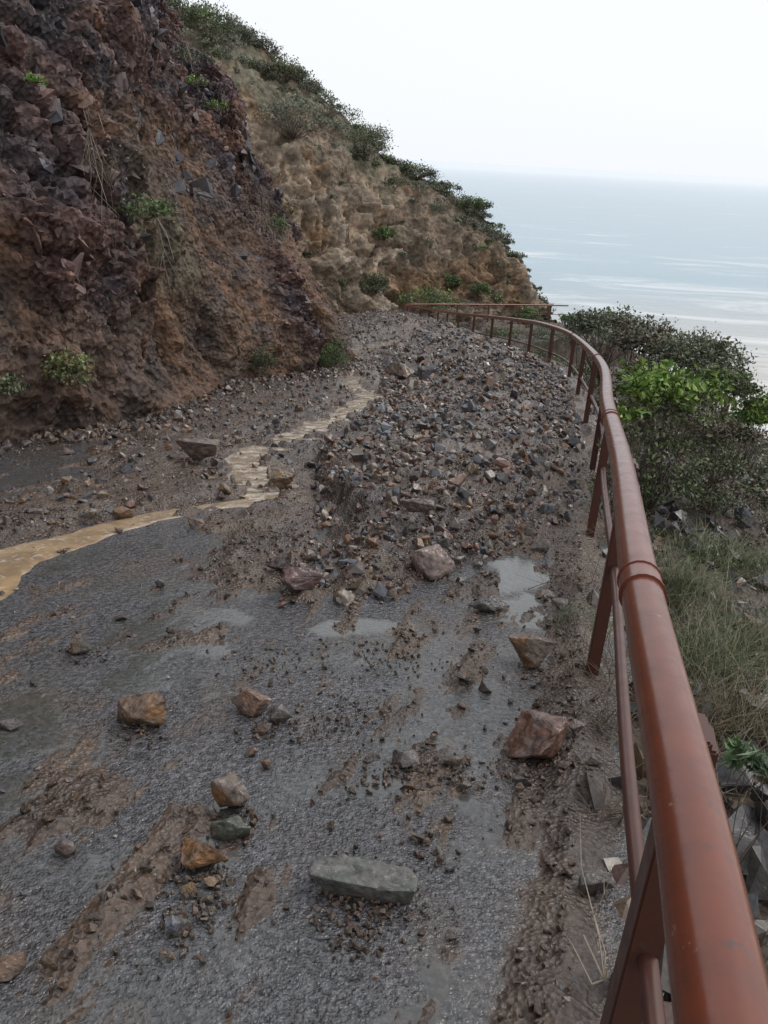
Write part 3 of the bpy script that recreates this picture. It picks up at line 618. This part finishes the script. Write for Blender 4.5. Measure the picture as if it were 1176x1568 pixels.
for (a,b,h,n_,sd,L) in [(905,1030,.0,70,.09,.24),(925,1110,.0,60,.07,.2),(890,905,.0,50,.12,.25),(925,830,.0,40,.1,.25),(935,1250,.0,30,.05,.16)]:
    p=G(a,b); t=p+np.stack([rng.normal(size=n_)*L*.6,rng.normal(size=n_)*L*.6,np.abs(rng.normal(size=n_))*L*.7],1); twigs(mb,p+rng.normal(size=(n_,3))*np.array([sd,sd,0.01]),t,.0026,(.15,.115,.085))
for (a,b,fw,n_,L) in [(1090,1000,2.7,120,.3),(1150,1030,2.3,80,.22)]:
    p=U(a,b,fw); p[2]=float(slope_z(np.array([p[0]]),np.array([p[1]]))[0]); t=p+np.stack([rng.normal(size=n_)*L*.6,rng.normal(size=n_)*L*.6,np.abs(rng.normal(size=n_))*L*.7],1); twigs(mb,p+rng.normal(size=(n_,3))*np.array([.12,.12,0.01]),t,.002,(.2,.16,.12))
# broken dry stems rooted at the road edge beside the rail
p0=G(925,1500)
for t in [(-.10,.12,.42),(-.02,.05,.30),(-.14,-.05,.22),(.0,-.1,.26),(-.06,.0,.36)]:
    twigs(mb,p0,(p0+np.array(t))[None,:],.0026,(.42,.35,.27))
mb.build("dry_twigs",M_leaf)
# ---------------------------------------------------------------- railing
emp=bpy.data.objects.new("guard_railing",None); scene.collection.objects.link(emp)
def tube(name,P,r,mat=None):
    cu=bpy.data.curves.new(name,'CURVE'); cu.dimensions='3D'; cu.bevel_depth=r; cu.bevel_resolution=8
    s_=cu.splines.new('POLY'); s_.points.add(len(P)-1)
    for pt,p in zip(s_.points,P): pt.co=(*p,1)
    cu.materials.append(mat or M_paint); cu.use_fill_caps=True; s_.use_smooth=True
    o=bpy.data.objects.new(name,cu); scene.collection.objects.link(o); o.parent=emp; return o
RR=.043
tube("top_rail",RS,RR)
tg=unit(np.gradient(RS,axis=0)); rt=unit(np.cross(tg,np.array([0,0,1.])))
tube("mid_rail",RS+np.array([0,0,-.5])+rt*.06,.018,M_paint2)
al=np.concatenate([[0],np.cumsum(np.linalg.norm(np.diff(RS,axis=0),axis=1))])
def at(s_): return np.array([np.interp(s_,al,RS[:,k]) for k in range(3)]),unit(np.array([np.interp(s_,al,tg[:,k]) for k in range(3)]))
s0=np.interp(.98,RS[:200,1],al[:200])
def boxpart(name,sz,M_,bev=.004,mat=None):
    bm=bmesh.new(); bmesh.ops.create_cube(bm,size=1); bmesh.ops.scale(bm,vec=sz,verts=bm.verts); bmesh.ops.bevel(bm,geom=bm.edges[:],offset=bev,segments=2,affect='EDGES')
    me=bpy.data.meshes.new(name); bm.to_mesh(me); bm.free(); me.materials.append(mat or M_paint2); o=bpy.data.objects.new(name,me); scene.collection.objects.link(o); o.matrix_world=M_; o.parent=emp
def frame(p,t):
    t=Vector(t); z=Vector((0,0,1)); r_=t.cross(z).normalized(); f=z.cross(r_).normalized()
    return Matrix(((r_.x,f.x,0,p[0]),(r_.y,f.y,0,p[1]),(r_.z,f.z,1,p[2]),(0,0,0,1)))
def sleeve(name,s_,half,r):
    a,_=at(s_-half);b,_=at(s_+half); c,_=at(s_); tube(name,np.array([a,c,b]),r)
s_=s0-2.1*2
while s_<al[-1]-.2:
    if s_>0:
        p,t=at(s_); Mf=frame(p,t)
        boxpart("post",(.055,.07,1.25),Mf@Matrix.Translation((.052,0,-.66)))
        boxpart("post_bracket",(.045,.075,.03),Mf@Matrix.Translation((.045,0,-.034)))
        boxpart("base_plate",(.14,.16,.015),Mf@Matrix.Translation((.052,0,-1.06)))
    s_+=2.1
for k,yy_ in enumerate([1.5,3.95,8.2,13]):
    s1=np.interp(yy_,RS[:200,1],al[:200]); sleeve("pipe_sleeve",s1,.045,RR+.003); sleeve("sleeve_lip",s1-.045,.004,RR+.006); sleeve("sleeve_lip",s1+.045,.004,RR+.006)
# ---------------------------------------------------------------- sea
def seamat():
    m,nt,b=newmat("sea_water"); L=nt.links
    g=N(nt,'ShaderNodeNewGeometry'); P=g.outputs['Position']; sep=N(nt,'ShaderNodeSeparateXYZ'); L.new(P,sep.inputs[0])
    mp=N(nt,'ShaderNodeMapping'); L.new(P,mp.inputs['Vector']); mp.inputs['Rotation'].default_value=(0,0,.12); mp.inputs['Scale'].default_value=(.011,.03,.03)
    n=N(nt,'ShaderNodeTexNoise',Scale=1.0,Detail=9.0,Roughness=.72,Distortion=.8); L.new(mp.outputs[0],n.inputs['Vector'])
    dist=mathn(nt,'SUBTRACT',sep.outputs[1],mathn(nt,'MULTIPLY',sep.outputs[0],.25))
    near=mapr(nt,dist,120,330,1,0)
    c=mixn(nt,near,(.27,.37,.42),(.46,.40,.34))
    zone=mapr(nt,dist,200,560,1,0)
    th=mathn(nt,'ADD',n.outputs[0],mathn(nt,'MULTIPLY',zone,.11))
    foam=mapr(nt,th,.58,.72,0,1)
    c=mixn(nt,mathn(nt,'MULTIPLY',foam,.7),c,(.72,.73,.72))
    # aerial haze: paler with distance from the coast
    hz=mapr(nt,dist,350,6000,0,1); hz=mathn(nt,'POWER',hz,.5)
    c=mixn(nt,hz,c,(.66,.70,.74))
    L.new(c,b.inputs['Base Color']); L.new(mapr(nt,hz,0,1,.3,.7),b.inputs['Roughness'])
    w=N(nt,'ShaderNodeTexNoise',Scale=.25,Detail=6.0); mp2=N(nt,'ShaderNodeMapping'); L.new(P,mp2.inputs['Vector']); mp2.inputs['Scale'].default_value=(.5,1.4,1); L.new(mp2.outputs[0],w.inputs['Vector'])
    bp=N(nt,'ShaderNodeBump',Strength=.6,Distance=1.2); L.new(w.outputs[0],bp.inputs['Height']); L.new(bp.outputs[0],b.inputs['Normal'])
    return m
V=np.array([(-30000,-3000,-42),(30000,-3000,-42),(30000,50000,-42),(-30000,50000,-42)],float)
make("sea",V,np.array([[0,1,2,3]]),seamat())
# ---------------------------------------------------------------- light
w=bpy.data.worlds.new("World"); scene.world=w; w.use_nodes=True; nt=w.node_tree; bg=nt.nodes["Background"]
sky=nt.nodes.new('ShaderNodeTexSky'); sky.sky_type='NISHITA'; sky.sun_disc=False; sky.sun_elevation=math.radians(48); sky.sun_rotation=math.radians(60); sky.dust_density=4
tc=nt.nodes.new('ShaderNodeTexCoord'); sp_=nt.nodes.new('ShaderNodeSeparateXYZ'); nt.links.new(tc.outputs['Generated'],sp_.inputs[0])
f=mapr(nt,sp_.outputs[2],0,.7,0,1)
oc=mixn(nt,f,(9.3,9.6,10.0),(9.2,9.6,10.2))
c=mixn(nt,.9,sky.outputs[0],oc); nt.links.new(c,bg.inputs[0]); bg.inputs[1].default_value=.11
sl=bpy.data.lights.new("sun",'SUN'); sl.energy=1.3; sl.angle=math.radians(20); sl.color=(1,.96,.9); so=bpy.data.objects.new("sun",sl); scene.collection.objects.link(so)
el,az=math.radians(48),math.radians(60)
d=Vector((math.sin(az)*math.cos(el),math.cos(az)*math.cos(el),math.sin(el))); so.rotation_euler=d.to_track_quat('Z','Y').to_euler()
scene.view_settings.view_transform='Standard'; scene.view_settings.look='None'; scene.view_settings.exposure=0
